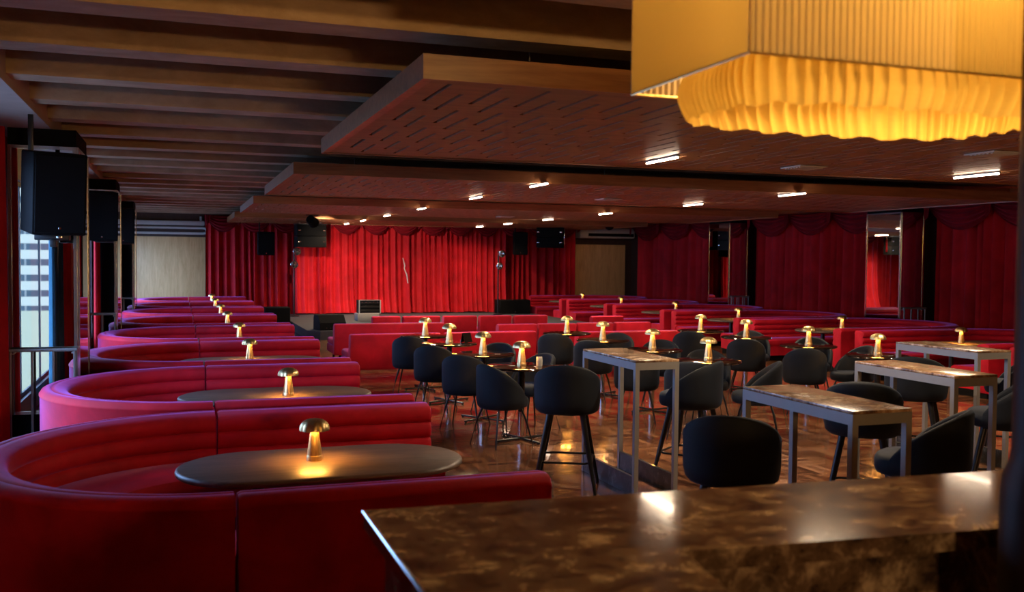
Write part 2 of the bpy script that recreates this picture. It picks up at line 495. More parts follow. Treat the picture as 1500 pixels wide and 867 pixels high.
for i, (a, b) in enumerate(PAN):
    ceiling_panel(1.26, 12.3, a, b, ZP, ['slotted reddish timber panel hung nearest the bar', 'slotted timber panel hung second from the bar',
                  'slotted timber panel hung third from the bar', 'slotted timber panel hung farthest back, by the stage'][i])
cl0 = thing('ceiling_light', 'x', 'ceiling light')
MB().rbox(-.016, .016, -.32, .32, -.016, 0, .004).build('housing', 'steel', cl0)
MB().tube([(0, -.31, -.027), (0, .31, -.025)], .009, 8).build('tube', 'tube', cl0)
def strip_glow(loc):
    l = bpy.data.lights.new('strip_light', 'AREA'); l.shape = 'RECTANGLE'; l.size = .018; l.size_y = .62; l.energy = STRIP_W; l.color = (1, .75, .50)
    l.spread = math.radians(153)
    o = bpy.data.objects.new('strip_light', l); COL.objects.link(o); o.location = (loc[0], loc[1], loc[2]-.042)
LX = {4.37: 'left-hand row', 8.22: 'right-hand row'}
LY = [(5.55, 8.15), (11.45, 14.2), (17.7, 20.9), (23.8, 26.3)]
first = True
pn = ['panel nearest the bar', 'second panel from the bar', 'third panel from the bar', 'panel nearest the stage']
for lx, rw in LX.items():
    for pi, pr in enumerate(LY):
        for qi, ly in enumerate(pr):
            lab = 'lit strip light, %s, %s edge of the %s' % (rw, ('bar-side', 'stage-side')[qi], pn[pi])
            strip_glow((lx, ly, ZP))
            if first:
                cl0.location = (lx, ly, ZP-.002); cl0['label'] = lab; cl0['group'] = 'strip lights on the timber panels'; first = False
            else: dup(cl0, (lx, ly, ZP-.002), 0, lab)
av0 = None
for (ax, ay, lab) in ((6.85, 6.6, 'unlit square vent plate on the panel nearest the bar, toward its bar side'),
                      (6.1, 8.3, 'unlit square vent plate on the panel nearest the bar, toward its stage side'),
                      (6.46, 13.8, 'unlit square vent plate on the second timber panel from the bar'),
                      (6.95, 20.3, 'unlit square vent plate on the third timber panel from the bar')):
    if av0 is None:
        av0 = thing('air_vent', lab, 'vent', (ax, ay, ZP-.003), 0, 'vents on the timber panels')
        MB().rbox(-.17, .17, -.17, .17, -.014, 0, .004).build('frame', 'white', av0)
        s_ = MB()
        for q in range(6): s_.box(-.14, .14, -.13+q*.046, -.105+q*.046, -.022, -.014)
        s_.build('grille', 'white', av0)
    else: dup(av0, (ax, ay, ZP-.003), 0, lab)

# ================================================================== BOOTHS
def back_profile(h, rolls, thick=.19):
    p = [(0, .07), (0, h-.06), (.006, h-.052), (.006, h-.040), (0, h-.032), (-.012, h-.012), (-.04, h-.001), (-.075, h+.002),
         (-.085, h-.004), (-.095, h+.002), (-.13, h-.002), (-thick+.03, h-.010)]
    z = h-.015; step = (h-.015-.36)/rolls
    for r in range(rolls):
        for q in (0, .35, 1, 2, 3, 3.65, 4):
            a = q/4
            p.append((-thick-.034*sin(PI*a)**.6*(1 if 0 < q < 4 else 0), z-step*a*.985-.001))
        z -= step
    p += [(-thick, .30), (-thick, .07)]
    return p
def booth(root, sgn, xe, xs, R, h, rolls):
    """U of velvet: straight wings from xe to xs, half-circle beyond; local origin at the half circle's centre line (y=0)"""
    prof = back_profile(h, rolls)
    g = .008
    n = 40
    arc = []
    for i in range(n+1):
        a = PI/2+PI*i/n
        ca, sa = cos(a), sin(a)
        arc.append((xs+sgn*(-R*-ca)*1.0 if False else xs+(R*ca)*sgn, R*sa, ca*sgn, sa))
    MB().sweep(arc, prof).build('curved_back', 'velvet', root)
    xa, xb = xs+sgn*g*2, xe
    for sy in (1, -1):
        m = len(prof)
        path = []
        L = xb-xa
        for t_, ins in ((0, .012), (.012, 0), (.5, 0), (1-.03/abs(L), 0), (1-.008/abs(L), .006), (1, .02)):
            path.append((xa+L*t_, R*sy, 0, sy, ins))
        mb = MB(); vs = []
        cz = h*.5; cu = -.1
        for (x, y, nx, ny, ins) in path:
            for u, z in prof:
                uu = u+(cu-u)*ins*6; zz = z+(cz-z)*ins*2.2
                vs.append((x, y+ny*uu, zz))
        fs = []
        for i in range(len(path)-1):
            for k in range(m): fs.append((i*m+k, (i+1)*m+k, (i+1)*m+(k+1) % m, i*m+(k+1) % m))
        fs += [tuple(range(m)), tuple((len(path)-1)*m+k for k in range(m))[::-1]]
        mb.add(vs, fs, True); mb.build('straight_back', 'velvet', root)
    # seat: same U, cushion with a rounded nose and a kick plinth below
    sp = [(-.205, .10), (-.205, .385), (-.23, .40), (-.45, .405), (-.62, .40), (-.665, .375), (-.675, .33), (-.665, .285), (-.65, .27), (-.65, .10)]
    upath = [(xe-sgn*.02*-1 if False else xe-0.0, R, 0, 1)]
    upath = [(xe+(.015*sgn*-1), R, 0, 1), (xs, R, 0, 1)]+arc[1:-1]+[(xs, -R, 0, -1), (xe-.015*sgn, -R, 0, -1)]
    MB().sweep(upath, sp).build('seat', 'velvet', root)
    pp = [(-.03, 0), (-.03, .10), (-.60, .10), (-.60, 0)]
    MB().sweep(upath, pp).build('plinth', 'black', root)

BY0, BP, BR, BH = 5.75, 2.97, 1.325, .72
names_left = ['red velvet U-shaped booth nearest the bar along the window side'] + \
    ['red velvet U-shaped booth, %s from the bar along the window side' % ORD[i] for i in range(1, 7)] + ['red velvet U-shaped booth farthest along the window side, by the oak panel']
lb = thing('booth_sofa', names_left[0], 'booth', (0, BY0, 0), 0, 'booths along the windows')
booth(lb, 1, 1.78, .235, BR, BH, 3)
for i in range(1, 8): dup(lb, (0, BY0+BP*i, 0), 0, names_left[i])
RY0, RP = 8.15, 3.0
names_right = ['red velvet booth nearest the bar along the curtained wall'] + \
    ['red velvet booth, %s from the bar along the curtained wall' % ORD[i] for i in range(1, 6)] + ['red velvet booth farthest along the curtained wall, by the stage end']
rb = thing('booth_sofa', names_right[0], 'booth', (0, RY0, 0), 0, 'booths along the curtained wall')
booth(rb, -1, 10.2, 12.08, 1.34, .74, 4)
for i in range(1, 7): dup(rb, (0, RY0+RP*i, 0), 0, names_right[i])

# booth tables
def stadium(L, Wd, n=18):
    r = Wd/2; a = L/2-r; p = []
    for i in range(n+1): t = -PI/2+PI*i/n; p.append((a+r*cos(t), r*sin(t)))
    for i in range(n+1): t = PI/2+PI*i/n; p.append((-a+r*cos(t), r*sin(t)))
    return p
def booth_table(label, loc, L, z, group):
    t = thing('booth_table', label, 'table', loc, 0, group)
    Wd = .88
    m = MB(); base = stadium(L, Wd); lev = []
    for ins, zz in ((.03, z-.042), (.008, z-.036), (0, z-.026), (0, z-.016), (.006, z-.006), (.02, z)):
        lev.append([(x*(1-ins*2/L), y*(1-ins*2/Wd), zz) for x, y in base])
    n = len(base); vs = [q for l in lev for q in l]; fs = []
    for i in range(len(lev)-1):
        for k in range(n): fs.append((i*n+k, i*n+(k+1) % n, (i+1)*n+(k+1) % n, (i+1)*n+k))
    fs += [tuple(range(n))[::-1], tuple((len(lev)-1)*n+k for k in range(n))]
    m.add(vs, fs, True); m.build('tabletop', 'table_wood', t)
    for sx in (-.38, .38):
        MB().lathe([(.0, 0), (.19, 0), (.19, .012), (.05, .03), (.035, .05), (.035, z-.06), (.09, z-.042)], 20, (sx, 0, 0)).build('pedestal', 'black_metal', t)
    return t
lt = booth_table('long rounded dark wood table in the window booth nearest the bar', (.81, BY0-.09, 0), 1.68, .60, 'window booth tables')
for i in range(1, 8):
    dup(lt, (.82, BY0-.09+BP*i, 0), 0, 'long rounded dark wood table in the %s window booth' % (ORD[i]+' ' if i < 7 else 'farthest ').strip())
rt = booth_table('rounded wood table in the curtain-side booth nearest the bar', (11.25, RY0, 0), 1.75, .62, 'curtain-side booth tables')
for i in range(1, 7):
    dup(rt, (11.25, RY0+RP*i, 0), 0, 'rounded wood table in the %s curtain-side booth from the bar' % ORD[i])

# ================================================================== MUSHROOM LAMPS
lamp0 = thing('table_lamp', 'x', 'lamp')
MB().lathe([(0, 0), (.046, 0), (.047, .004), (.047, .028), (.044, .032), (0, .032)], 28).build('base', 'brass', lamp0)
MB().lathe([(.0435, .032), (.041, .06), (.034, .11), (.027, .16), (.023, .20), (.02, .222)], 24, rad=lambda a, r, z: 1+.03*cos(10*a)).build('stem', 'brass', lamp0)
cp = []
for i in range(10): a = PI/2*i/9; cp.append((.090*cos(a)**.85 if i < 9 else .001, .184+.066*sin(a)))
inn = [(max(r-.005, .001), z-.004) for r, z in cp][::-1]
MB().lathe(cp+inn, 60, rad=lambda a, r, z: 1+.07*(abs(cos(5*a))-.6)*(r/.09)).build('cap', 'brass', lamp0)
MB().lathe([(.030, .1885), (.030, .194), (.072, .194), (.072, .1885)], 24, closed=True).build('light_ring', 'ring', lamp0)
lamp_used = [False]
def lamp(loc, label, group):
    rz = random.uniform(0, .6)
    if not lamp_used[0]:
        lamp0.location = loc; lamp0.rotation_euler = (0, 0, rz); lamp0['label'] = label; lamp0['group'] = group; lamp_used[0] = True
    else: dup(lamp0, loc, rz, label, group)
LLX = [.76, .90, .79, .84, .82, .81, .81, .82]
LLY = [5.70, 8.45, 11.65, 14.6, 17.75, 20.6, 23.6, 26.5]
for i in range(8):
    wd = ['in the window booth nearest the bar'] + ['in the %s window booth from the bar' % ORD[k] for k in range(1, 7)] + ['in the farthest window booth']
    lamp((LLX[i], LLY[i], .60), 'brass mushroom lamp on the long table %s' % wd[i], 'lamps on the window booth tables')
RLX = [11.0, 11.05, 11.28, 11.05, 11.24, 11.25, 11.42]
for i in range(7):
    wd = ['nearest the bar'] + ['%s from the bar' % ORD[k] for k in range(1, 7)]
    lamp((RLX[i], RY0+RP*i, .62), 'brass mushroom lamp in the curtain-side booth %s' % wd[i], 'lamps on the curtain-side booth tables')

# ================================================================== ROUND TABLES
rd0 = thing('round_table', 'x', 'table')
MB().lathe([(0, .722), (.33, .722), (.352, .730), (.356, .738), (.352, .748), (.345, .750), (0, .750)], 48).build('tabletop', 'black_gloss', rd0)
MB().lathe([(0, .05), (.032, .05), (.032, .30), (.034, .31), (.034, .70), (.16, .722)], 20).build('column', 'black_metal', rd0)
MB().lathe([(.0335, .045), (.0335, .29)], 20).build('sleeve', 'chrome', rd0)
cf = MB()
cf.rbox(-.31, .31, -.016, .016, .008, .028, .008); 
cf.rbox(-.016, .016, -.31, .31, .007, .027, .008)
for x, y in ((.29, 0), (-.29, 0), (0, .29), (0, -.29)): cf.lathe([(0, 0), (.014, 0), (.014, .01), (0, .01)], 10, (x, y, 0))
cf.build('cross_foot', 'black_metal', rd0)
TX = [3.24, 5.38, 7.62]; TYs = [8.92, 10.2, 11.62, 12.87]
COLN = ['in the window row', 'in the middle row', 'in the curtain row']
ROWN = ['nearest the bar', 'second from the bar', 'third from the bar', 'farthest from the bar']
TABLE = {}
fst = True
for c in range(3):
    for r in range(4):
        x, y = TX[c], TYs[r]
        TABLE[c, r] = (x, y)
        lab = 'round black gloss table %s, %s' % (ROWN[r], COLN[c])
        rz = random.uniform(.2, .6)
        if fst: rd0.location = (x, y, 0); rd0.rotation_euler = (0, 0, rz); rd0['label'] = lab; rd0['group'] = 'round black tables'; fst = False
        else: dup(rd0, (x, y, 0), rz, lab)
        lamp((x, y, .75), 'brass mushroom lamp on the round table %s, %s' % (ROWN[r], COLN[c]), 'lamps on the round tables')

# ================================================================== CHAIRS AND BAR STOOLS
def shell(zb, zt, a=.255, b=.245, T=math.radians(122), th=.045):
    nth = 37; m = MB()
    def loop(t):
        k = abs(t)/T
        g = max(0, 1-k**2.0)**.95
        zs = zb+.135
        zh = zs+(zt-zs)*g
        if k > .9: pass
        dx, dy = sin(t), -cos(t)
        pts = []
        hh = max(zh-zb, .10)
        outer = [(.70, 0), (.86, .008), (.955, .03), (1.0, .085)]
        for r, z in outer: pts.append((r, zb+z, 0))
        for q in range(1, 6):
            f = q/5; z = zb+.085+(hh-.085-.02)*f
            pts.append((1.0+.05*(z-zb-.085), z, 0))
        rt = 1.0+.05*(hh-.1)
        pts.append((rt, zb+hh-.006, -.008)); pts.append((rt, zb+hh, -.5*th)); pts.append((rt, zb+hh-.006, -th+.008))
        for q in range(5, -1, -1):
            f = q/5; z = zb+.085+(hh-.085-.02)*f
            pts.append((1.0+.05*(z-zb-.085), z, -th))
        pts.append((.70, zb+.05, 0))
        out = []
        for r, z, o in pts:
            rr = math.hypot(a*sin(t)*r, b*cos(t)*r)
            # squarer plan than an ellipse
            sx = math.copysign(abs(sin(t))**.96, sin(t)); cy = -math.copysign(abs(cos(t))**.96, cos(t))
            out.append((sx*(a*r+o), cy*(b*r+o), z))
        return out
    rows = [loop(-T+2*T*i/(nth-1)) for i in range(nth)]
    n = len(rows[0]); vs = [p for r in rows for p in r]; fs = []
    for i in range(nth-1):
        for k in range(n): fs.append((i*n+k, (i+1)*n+k, (i+1)*n+(k+1) % n, i*n+(k+1) % n))
    fs += [tuple(range(n)), tuple((nth-1)*n+k for k in range(n))[::-1]]
    return m.add(vs, fs, True)
def seat_mb(zb, zs):
    n = 40; m = MB(); vs = []; fs = []
    lev = [(.80, zb-.005), (.95, zb+.008), (1.0, zb+.035), (1.0, zs-.035), (.96, zs-.012), (.86, zs), (.5, zs+.006), (.02, zs+.008)]
    for s_, z in lev:
        for k in range(n):
            t = 2*PI*k/n
            x = math.copysign(abs(cos(t))**.8, cos(t))*.225*s_; y = math.copysign(abs(sin(t))**.8, sin(t))*.235*s_+.022
            vs.append((x, y, z))
    for i in range(len(lev)-1):
        for k in range(n): fs.append((i*n+k, i*n+(k+1) % n, (i+1)*n+(k+1) % n, (i+1)*n+k))
    fs += [tuple(range(n))[::-1], tuple((len(lev)-1)*n+k for k in range(n))]
    return m.add(vs, fs, True)
def make_chair():
    t = thing('dining_chair', 'x', 'chair')
    shell(.355, .80).build('backrest', 'navy', t); seat_mb(.37, .475).build('seat', 'navy', t)
    for sx, sy in ((1, 1), (-1, 1), (1, -1), (-1, -1)):
        MB().tube([(sx*.13, sy*.13, .375), (sx*.165, sy*.17, .25), (sx*.215, sy*.225, 0)], [.011, .011, .007], 8).build('leg', 'black_metal', t)
    return t
def make_stool():
    t = thing('bar_stool', 'x', 'stool')
    shell(.60, 1.0, .262, .25).build('backrest', 'navy', t); seat_mb(.615, .73).build('seat', 'navy', t)
    def at(z): k = (.62-z)/.62; return .125+.115*k
    for sx, sy in ((1, 1), (-1, 1), (1, -1), (-1, -1)):
        MB().tube([(sx*.125, sy*.125, .63), (sx*at(.3), sy*at(.3), .3), (sx*.24, sy*.24, 0)], [.024, .020, .013], 10).build('leg', 'black_metal', t)
    q = at(.235)+.006; e = .05
    pts = [(q-e, -q, .235), (q, -q+e, .235), (q, q-e, .235), (q-e, q, .235), (-q+e, q, .235), (-q, q-e, .235), (-q, -q+e, .235), (-q+e, -q, .235)]
    MB().tube(pts, .009, 8, closed=True).build('footrest', 'black_metal', t)
    return t
chair0, stool0 = make_chair(), make_stool()
CH = [  # back-top point, facing, label
    ((2.76, 8.70), (.95, .30), 'navy velvet chair beside the window-row table nearest the bar, turned sideways'),
    ((3.80, 9.60), (-.95, -.30), 'navy velvet chair between the two nearest window-row tables, seat toward the windows'),
    ((2.79, 9.61), (.55, .83), 'navy velvet chair at the second window-row table, back to the bar'),
    ((3.72, 11.0), (-.6, -.8), 'dark velvet chair on the stage side of the second window-row table, facing the bar'),
    ((2.77, 10.77), (.5, .86), 'navy velvet chair at the third window-row table, back to the bar'),
    ((2.83, 12.15), (.4, .92), 'navy velvet chair at the farthest window-row table, back to the bar'),
    ((4.90, 12.2), (.5, .86), 'dark velvet chair at the farthest middle-row table, back to the bar'),
    ((4.93, 11.05), (.6, .8), 'dark velvet chair at the third middle-row table, back to the bar'),
    ((5.85, 12.15), (-.5, -.86), 'dark velvet chair on the stage side of the third middle-row table'),
    ((4.78, 9.42), (.45, .9), 'dark velvet chair at the second middle-row table, seen behind the narrow marble table'),
    ((5.90, 10.95), (-.5, -.86), 'dark velvet chair on the stage side of the second middle-row table'),
    ((5.80, 8.20), (-.8, .5), 'black velvet chair at the near middle-row table, seen side-on'),
    ((5.75, 9.62), (-.35, -.93), 'dark velvet chair on the stage side of the near middle-row table'),
    ((4.85, 8.40), (.5, .86), 'dark velvet chair at the near middle-row table, half hidden by a bar stool'),
    ((7.02, 12.15), (.5, .86), 'dark velvet chair at the farthest curtain-row table, back to the bar'),
    ((7.05, 10.77), (.6, .8), 'dark velvet chair at the third curtain-row table, back to the bar'),
    ((8.0, 12.15), (-.3, -.95), 'dark velvet chair on the stage side of the third curtain-row table'),
    ((6.99, 9.38), (.5, .86), 'black velvet chair at the second curtain-row table, back to the bar'),
    ((8.15, 10.86), (-.5, -.86), 'dark velvet chair on the stage side of the second curtain-row table'),
    ((8.02, 9.52), (-1, .12), 'black chair between the nearest curtain-row tables, seat toward the windows'),
]
for i, (p, f, lab) in enumerate(CH):
    l = math.hypot(*f); fx, fy = f[0]/l, f[1]/l
    loc = (p[0]+fx*.235, p[1]+fy*.235, 0)
    if i == 0: chair0.location = loc; chair0.rotation_euler = (0, 0, face_rot(fx, fy)); chair0['label'] = lab; chair0['group'] = 'velvet chairs at the round tables'
    else: dup(chair0, loc, face_rot(fx, fy), lab)
ST = [
    ((2.80, 6.72), (.45, .9), 'navy velvet bar stool with its back to us beside the leftmost narrow marble table'),
    ((2.71, 4.28), (.6, .8), 'navy velvet bar stool just behind the marble counter, back to us'),
    ((4.38, 5.27), (.66, .75), 'black velvet bar stool behind the nearest narrow marble table, back to us'),
    ((4.11, 4.06), (-.60, .80), 'velvet bar stool seen side-on just past the marble counter, facing the nearest narrow table'),
    ((4.15, 6.70), (-.62, .78), 'dark velvet bar stool seen side-on, facing the leftmost narrow marble table'),
    ((6.0, 6.58), (.75, .66), 'black velvet bar stool between the two right-hand narrow marble tables, back to us'),
    ((5.92, 5.20), (-.66, .75), 'black velvet bar stool at the right end of the middle narrow marble table'),
    ((7.48, 6.55), (-.7, .7), 'black velvet bar stool beside the narrow marble table at the far right'),
]
for i, (p, f, lab) in enumerate(ST):
    l = math.hypot(*f); fx, fy = f[0]/l, f[1]/l
    loc = (p[0]+fx*.24, p[1]+fy*.24, 0)
    if i == 0: stool0.location = loc; stool0.rotation_euler = (0, 0, face_rot(fx, fy)); stool0['label'] = lab; stool0['group'] = 'velvet bar stools'
    else: dup(stool0, loc, face_rot(fx, fy), lab)

# ================================================================== NARROW MARBLE BAR TABLES
def bar_table(label, loc):
    t = thing('bar_table', label, 'table', loc, 0, 'narrow marble bar tables')
    hx, hy, z, s = .188, .50, 1.05, .036
    MB().rbox(-hx, hx, -hy, hy, z-.018, z, .003).build('marble_top', 'marble_top', t)
    fr = MB()
    fr.box(-hx, hx, -hy, -hy+s, z-.075, z-.018).box(-hx, hx, hy-s, hy, z-.075, z-.018)
    fr.box(-hx, -hx+s, -hy+s, hy-s, z-.075, z-.018).box(hx-s, hx, -hy+s, hy-s, z-.075, z-.018)
    fr.build('apron', 'steel', t)
    for sx in (-1, 1):
        for sy in (-1, 1):
            x, y = sx*(hx-s/2), sy*(hy-s/2)
            MB().box(x-s/2, x+s/2, y-s/2, y+s/2, 0, z-.075).build('leg', 'steel', t)
    for sx in (-1, 1):
        x = sx*(hx-s/2)
        MB().box(x-.013, x+.013, -hy+s, hy-s, .0, .15).build('base_slab', 'slate', t)
    return t
bt0 = bar_table('narrow tall marble-topped table leftmost of the four, behind the navy stool', (3.46, 6.97, 0))
for (x, y, lab) in ((3.42, 4.455, 'narrow tall marble-topped table nearest the bar counter'),
                    (5.115, 5.52, 'narrow tall marble-topped table second nearest the counter, right of the nearest one'),
                    (6.74, 6.92, 'narrow tall marble-topped table farthest right, near the curtained wall')):
    dup(bt0, (x, y, 0), 0, lab)

# ================================================================== LOUNGE SOFAS IN THE MIDDLE
def lounge(label, x0, x1, yb, face, depth=.85, h=.70, arm=None):
    """yb = outer face of the back, face = +1 looks to the stage, -1 to the bar"""
    t = thing('lounge_sofa', label, 'sofa', ((x0+x1)/2, yb, 0), 0, 'low red velvet sofas in the middle')
    W_ = (x1-x0)/2-.006; n = 14
    pr = [(0.03, .16), (.0, .20), (-.03, .45), (-.055, h-.05), (-.05, h-.015), (-.02, h), (.05, h), (.10, h-.015), (.125, h-.05), (.15, .42), (.16, .16)]
    vs = []; fs = []; m = len(pr)
    xs_ = [(-W_, .92), (-W_+.012, .985), (-W_+.035, 1), (0, 1), (W_-.035, 1), (W_-.012, .985), (W_, .92)]
    for x, sc in xs_:
        for u, z in pr: vs.append((x, face*(.06+(u-.06)*sc), .43+(z-.43)*(1-(1-sc)*.6)))
    for i in range(len(xs_)-1):
        for k in range(m): fs.append((i*m+k, (i+1)*m+k, (i+1)*m+(k+1) % m, i*m+(k+1) % m))
    fs += [tuple(range(m)), tuple((len(xs_)-1)*m+k for k in range(m))[::-1]]
    MB().add(vs, fs, True).build('backrest', 'velvet', t)
    ya, yb2 = sorted((face*.14, face*depth))
    MB().rbox(-W_, W_, ya, yb2, .17, .31, .02).build('seat_base', 'velvet', t)
    MB().rbox(-W_+.004, W_-.004, ya+.01, yb2-.0, .305, .42, .045, 3).build('seat_cushion', 'velvet', t)
    for sx in (-1, 1):
        for yy in (face*.10, face*(depth-.12)):
            MB().tube([(sx*(W_-.12), yy, .19), (sx*(W_-.09), yy-face*.03, 0)], [.022, .014], 8).build('leg', 'black', t)
    return t
lounge('low red velvet sofa nearest the window booths, back to the bar, in the front row', 2.36, 3.74, 13.9, 1)
lounge('low red velvet sofa in the middle of the front row, back to the bar', 3.82, 5.30, 13.95, 1)
lounge('low red velvet sofa at the curtain-side end of the front row, back to the bar', 5.86, 7.62, 13.6, 1)
lounge('long low red velvet sofa in the second row with a pink-lit end', 2.48, 4.42, 16.2, 1)
for k, (a, b) in enumerate(((5.2, 5.92), (5.96, 6.68), (6.72, 7.42), (7.48, 8.2))):
    lounge('single red velvet sofa seat, %s from the windows in the second row' % ORD[k], a, b, 15.55+.03*k, 1)
for k, (a, b) in enumerate(((3.52, 4.08), (4.12, 4.87), (4.92, 5.62), (5.66, 6.34), (6.38, 7.1))):
    lounge('single red velvet sofa seat, %s from the windows in the row by the stage' % ORD[k], a, b, 18.2-.04*k, 1)
lounge('single red velvet sofa seat alone beside the curtain-side booths', 7.85, 8.55, 17.5, 1)

# ================================================================== STAGE, CURTAINS, EQUIPMENT
st = MB().prism([(2.70, 28.0), (2.70, 21.5), (2.95, 21.2), (9.9, 21.2), (10.15, 21.5), (10.15, 28.0)], 0, .2)
tag(st.build('stage_platform', 'stage'), 'low grey stage riser with clipped corners in front of the red curtain', 'stage')

def curtain(name, label, p0, p1, z0, z1, pitch, amp, mat='curtain', gather=0.0, group='red velvet drapes', seed=0):
    rnd = random.Random(seed)
    a, b = Vector((p0[0], p0[1], 0)), Vector((p1[0], p1[1], 0)); L = (b-a).length; d = (b-a)/L; nrm = Vector((-d.y, d.x, 0))
    folds = max(2, int(L/pitch)); per = 8; nu = folds*per+1; nv = 13
    # uneven fold widths
    ws = [rnd.uniform(.6, 1.4) for _ in range(folds)]; tot = sum(ws); ac = [0]
    for w_ in ws: ac.append(ac[-1]+w_/tot)
    am = [rnd.uniform(.55, 1.25) for _ in range(folds+1)]
    lean = [rnd.uniform(-1, 1) for _ in range(folds+1)]
    def fn(i, j):
        k = min(i//per, folds-1); f = (i-k*per)/per; u = ac[k]+(ac[k+1]-ac[k])*f
        v = j/(nv-1)
        A = amp*(am[k]*(1-f)+am[k+1]*f)*(.75+.25*v)
        w_ = A*sin(2*PI*f)+.3*A*sin(2*PI*(u*folds*.37)+seed)
        sx = u*L+(lean[k]*(1-f)+lean[k+1]*f)*.05*v*v*min(1, 4*u, 4*(1-u))
        if gather: w_ += gather*v**6*(.3+.7*abs(sin(u*9+seed)))
        q = a+d*sx+nrm*w_
        return (q.x, q.y, z1+(z0-z1)*v+(0.03*abs(sin(u*9+seed))*v**6 if gather else 0))
    m = MB().grid(fn, nu, nv)
    o = m.build(name, mat, fix=False)
    return tag(o, label, 'curtain', group)
ZH = 2.98
curtain('stage_curtain', 'bright red curtain on the left half of the stage with pooled hem', (3.1, 27.9), (6.55, 27.95), .21, ZH, .19, .08, seed=1, gather=-.25)
curtain('stage_curtain', 'red curtain on the right half of the stage', (6.5, 27.98), (9.6, 27.95), .21, ZH, .17, .08, seed=2, gather=-.15)
curtain('stage_curtain', 'dark red curtain left of the stage beside the oak panel', (.72, 28.3), (3.25, 28.25), .02, ZH, .20, .09, seed=3)
curtain('stage_curtain', 'red curtain right of the stage behind the subwoofer', (9.45, 28.25), (12.1, 28.3), .02, ZH, .20, .09, seed=4)

def swags(root_name, label, p0, p1, n, ztop, drop, out, group=None, seed=0):
    a, b = Vector((p0[0], p0[1], 0)), Vector((p1[0], p1[1], 0)); L = (b-a).length; d = (b-a)/L; nrm = Vector((-d.y, d.x, 0))*-out
    t = thing(root_name, label, 'valance', group=group)
    w_ = L/n
    for q in range(n):
        def fn(i, j, q=q):
            u = -1+2*i/24; v = j/26
            s_ = (1-u*u)
            z = ztop-v*(drop*s_+.07)
            o = .03+.10*s_*sin(PI*min(v*1.05, 1))**.8+.034*s_**.5*sin(2*PI*5*v)
            p = a+d*((q+.5)*w_+u*w_*.56)+nrm*(o+.012*(q % 2))
            return (p.x, p.y, z)
        MB().grid(fn, 25, 27).build('swag', 'swag', t, fix=False)
    # short tails where neighbouring swags meet
    for q in range(n+1):
        def fn(i, j, q=q):
            u = -1+2*i/12; v = j/8
            p = a+d*(q*w_+u*.09*(1-.35*v))+nrm*(.17+.02*sin(u*9))
            return (p.x, p.y, ztop-v*(drop*.62)+.05*v*u)
        MB().grid(fn, 13, 9).build('tail', 'swag', t, fix=False)
    return t
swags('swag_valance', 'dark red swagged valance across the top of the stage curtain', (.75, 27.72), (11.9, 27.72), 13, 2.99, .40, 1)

# right wall drapes between the mirrored pillars
RC = [((14.2, 28.0), (14.2, 22.5), 'red curtain on the right wall nearest the stage end'), ((14.2, 21.2), (14.2, 16.4), 'red curtain on the right wall between the two mirrored pillars'),
      ((14.2, 15.0), (14.2, 7.5), 'dark red curtain on the right wall nearest the bar')]
for k, (a, b, lab) in enumerate(RC):
    curtain('wall_curtain', lab, a, b, .02, 2.98, .26, .14, seed=10+k)
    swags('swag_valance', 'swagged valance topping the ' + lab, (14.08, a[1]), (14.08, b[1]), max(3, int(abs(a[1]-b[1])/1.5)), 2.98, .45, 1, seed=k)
# window side drapes
LC = [((-1.50, 2.6), (-1.50, 5.85), 'red drape at the window nearest the bar', 'curtain'), ((-1.47, 5.95), (-1.46, 6.95), 'teal lined drape edge at the window nearest the bar', 'teal'),
      ((-1.53, 9.0), (-1.53, 9.72), 'dark red drape gathered against the first window-side pillar', 'curtain'),
      ((-1.50, 11.0), (-1.50, 12.0), 'red drape just past the first window-side pillar', 'curtain'), ((-1.50, 14.4), (-1.50, 15.6), 'red drape just before the second window-side pillar', 'curtain'),
      ((-1.50, 17.0), (-1.50, 18.0), 'red drape just past the second window-side pillar', 'curtain'), ((-1.50, 20.4), (-1.50, 21.6), 'red drape just before the third window-side pillar', 'curtain'),
      ((-1.50, 23.0), (-1.50, 24.2), 'red drape just past the third window-side pillar', 'curtain')]
for k, (a, b, lab, mt) in enumerate(LC):
    curtain('window_curtain', lab, a, b, .05, 2.97, .15, .05, mat=mt, seed=20+k)

# oak panels on the back wall with the pipe run and the air conditioner above them
t = thing('wall_panel', 'tall oak veneer panel left of the stage, behind the window booths', 'wall panel', (-.22, 28.85, 0))
MB().rbox(-1.0, .94, -.05, .0, .02, 2.40, .004).build('veneer', 'oak', t)
t = thing('wall_panel', 'oak veneer panel right of the stage, behind the curtain-side booths', 'wall panel', (13.3, 28.85, 0))
MB().rbox(-1.05, .82, -.05, 0, .02, 2.36, .004).build('veneer', 'oak', t)
MB().rbox(-1.22, -1.06, -.09, 0, .02, 2.36, .004).build('edge_board', 'oak', t)
t = thing('pipe_run', 'pale duct and bent return pipe above the left oak panel', 'pipe', (-.2, 28.815, 0))
MB().rbox(-1.0, .90, -.09, .083, 2.73, 2.86, .03).build('duct', 'white', t)
MB().tube([(-1.0, -.05, 2.66), (.86, -.05, 2.66), (.93, -.05, 2.64), (.955, -.05, 2.58), (.93, -.05, 2.52), (.86, -.05, 2.50), (-1.0, -.05, 2.50)], .035, 10).build('pipe', 'white', t)
MB().tube([(.80, 0, 2.86), (.80, 0, 2.99)], .035, 10).build('riser', 'white', t)
t = thing('air_conditioner', 'long white ceiling air conditioner above the right oak panel', 'air conditioner', (13.3, 28.655, 0))
MB().rbox(-1.02, .98, -.28, .24, 2.56, 2.90, .06, 3).build('casing', 'white', t)
MB().rbox(-.72, .92, -.292, -.26, 2.62, 2.72, .01).build('outlet', 'black', t)
MB().rbox(-1.0, -.76, -.295, -.25, 2.60, 2.84, .02).build('end_cover', 'white', t)

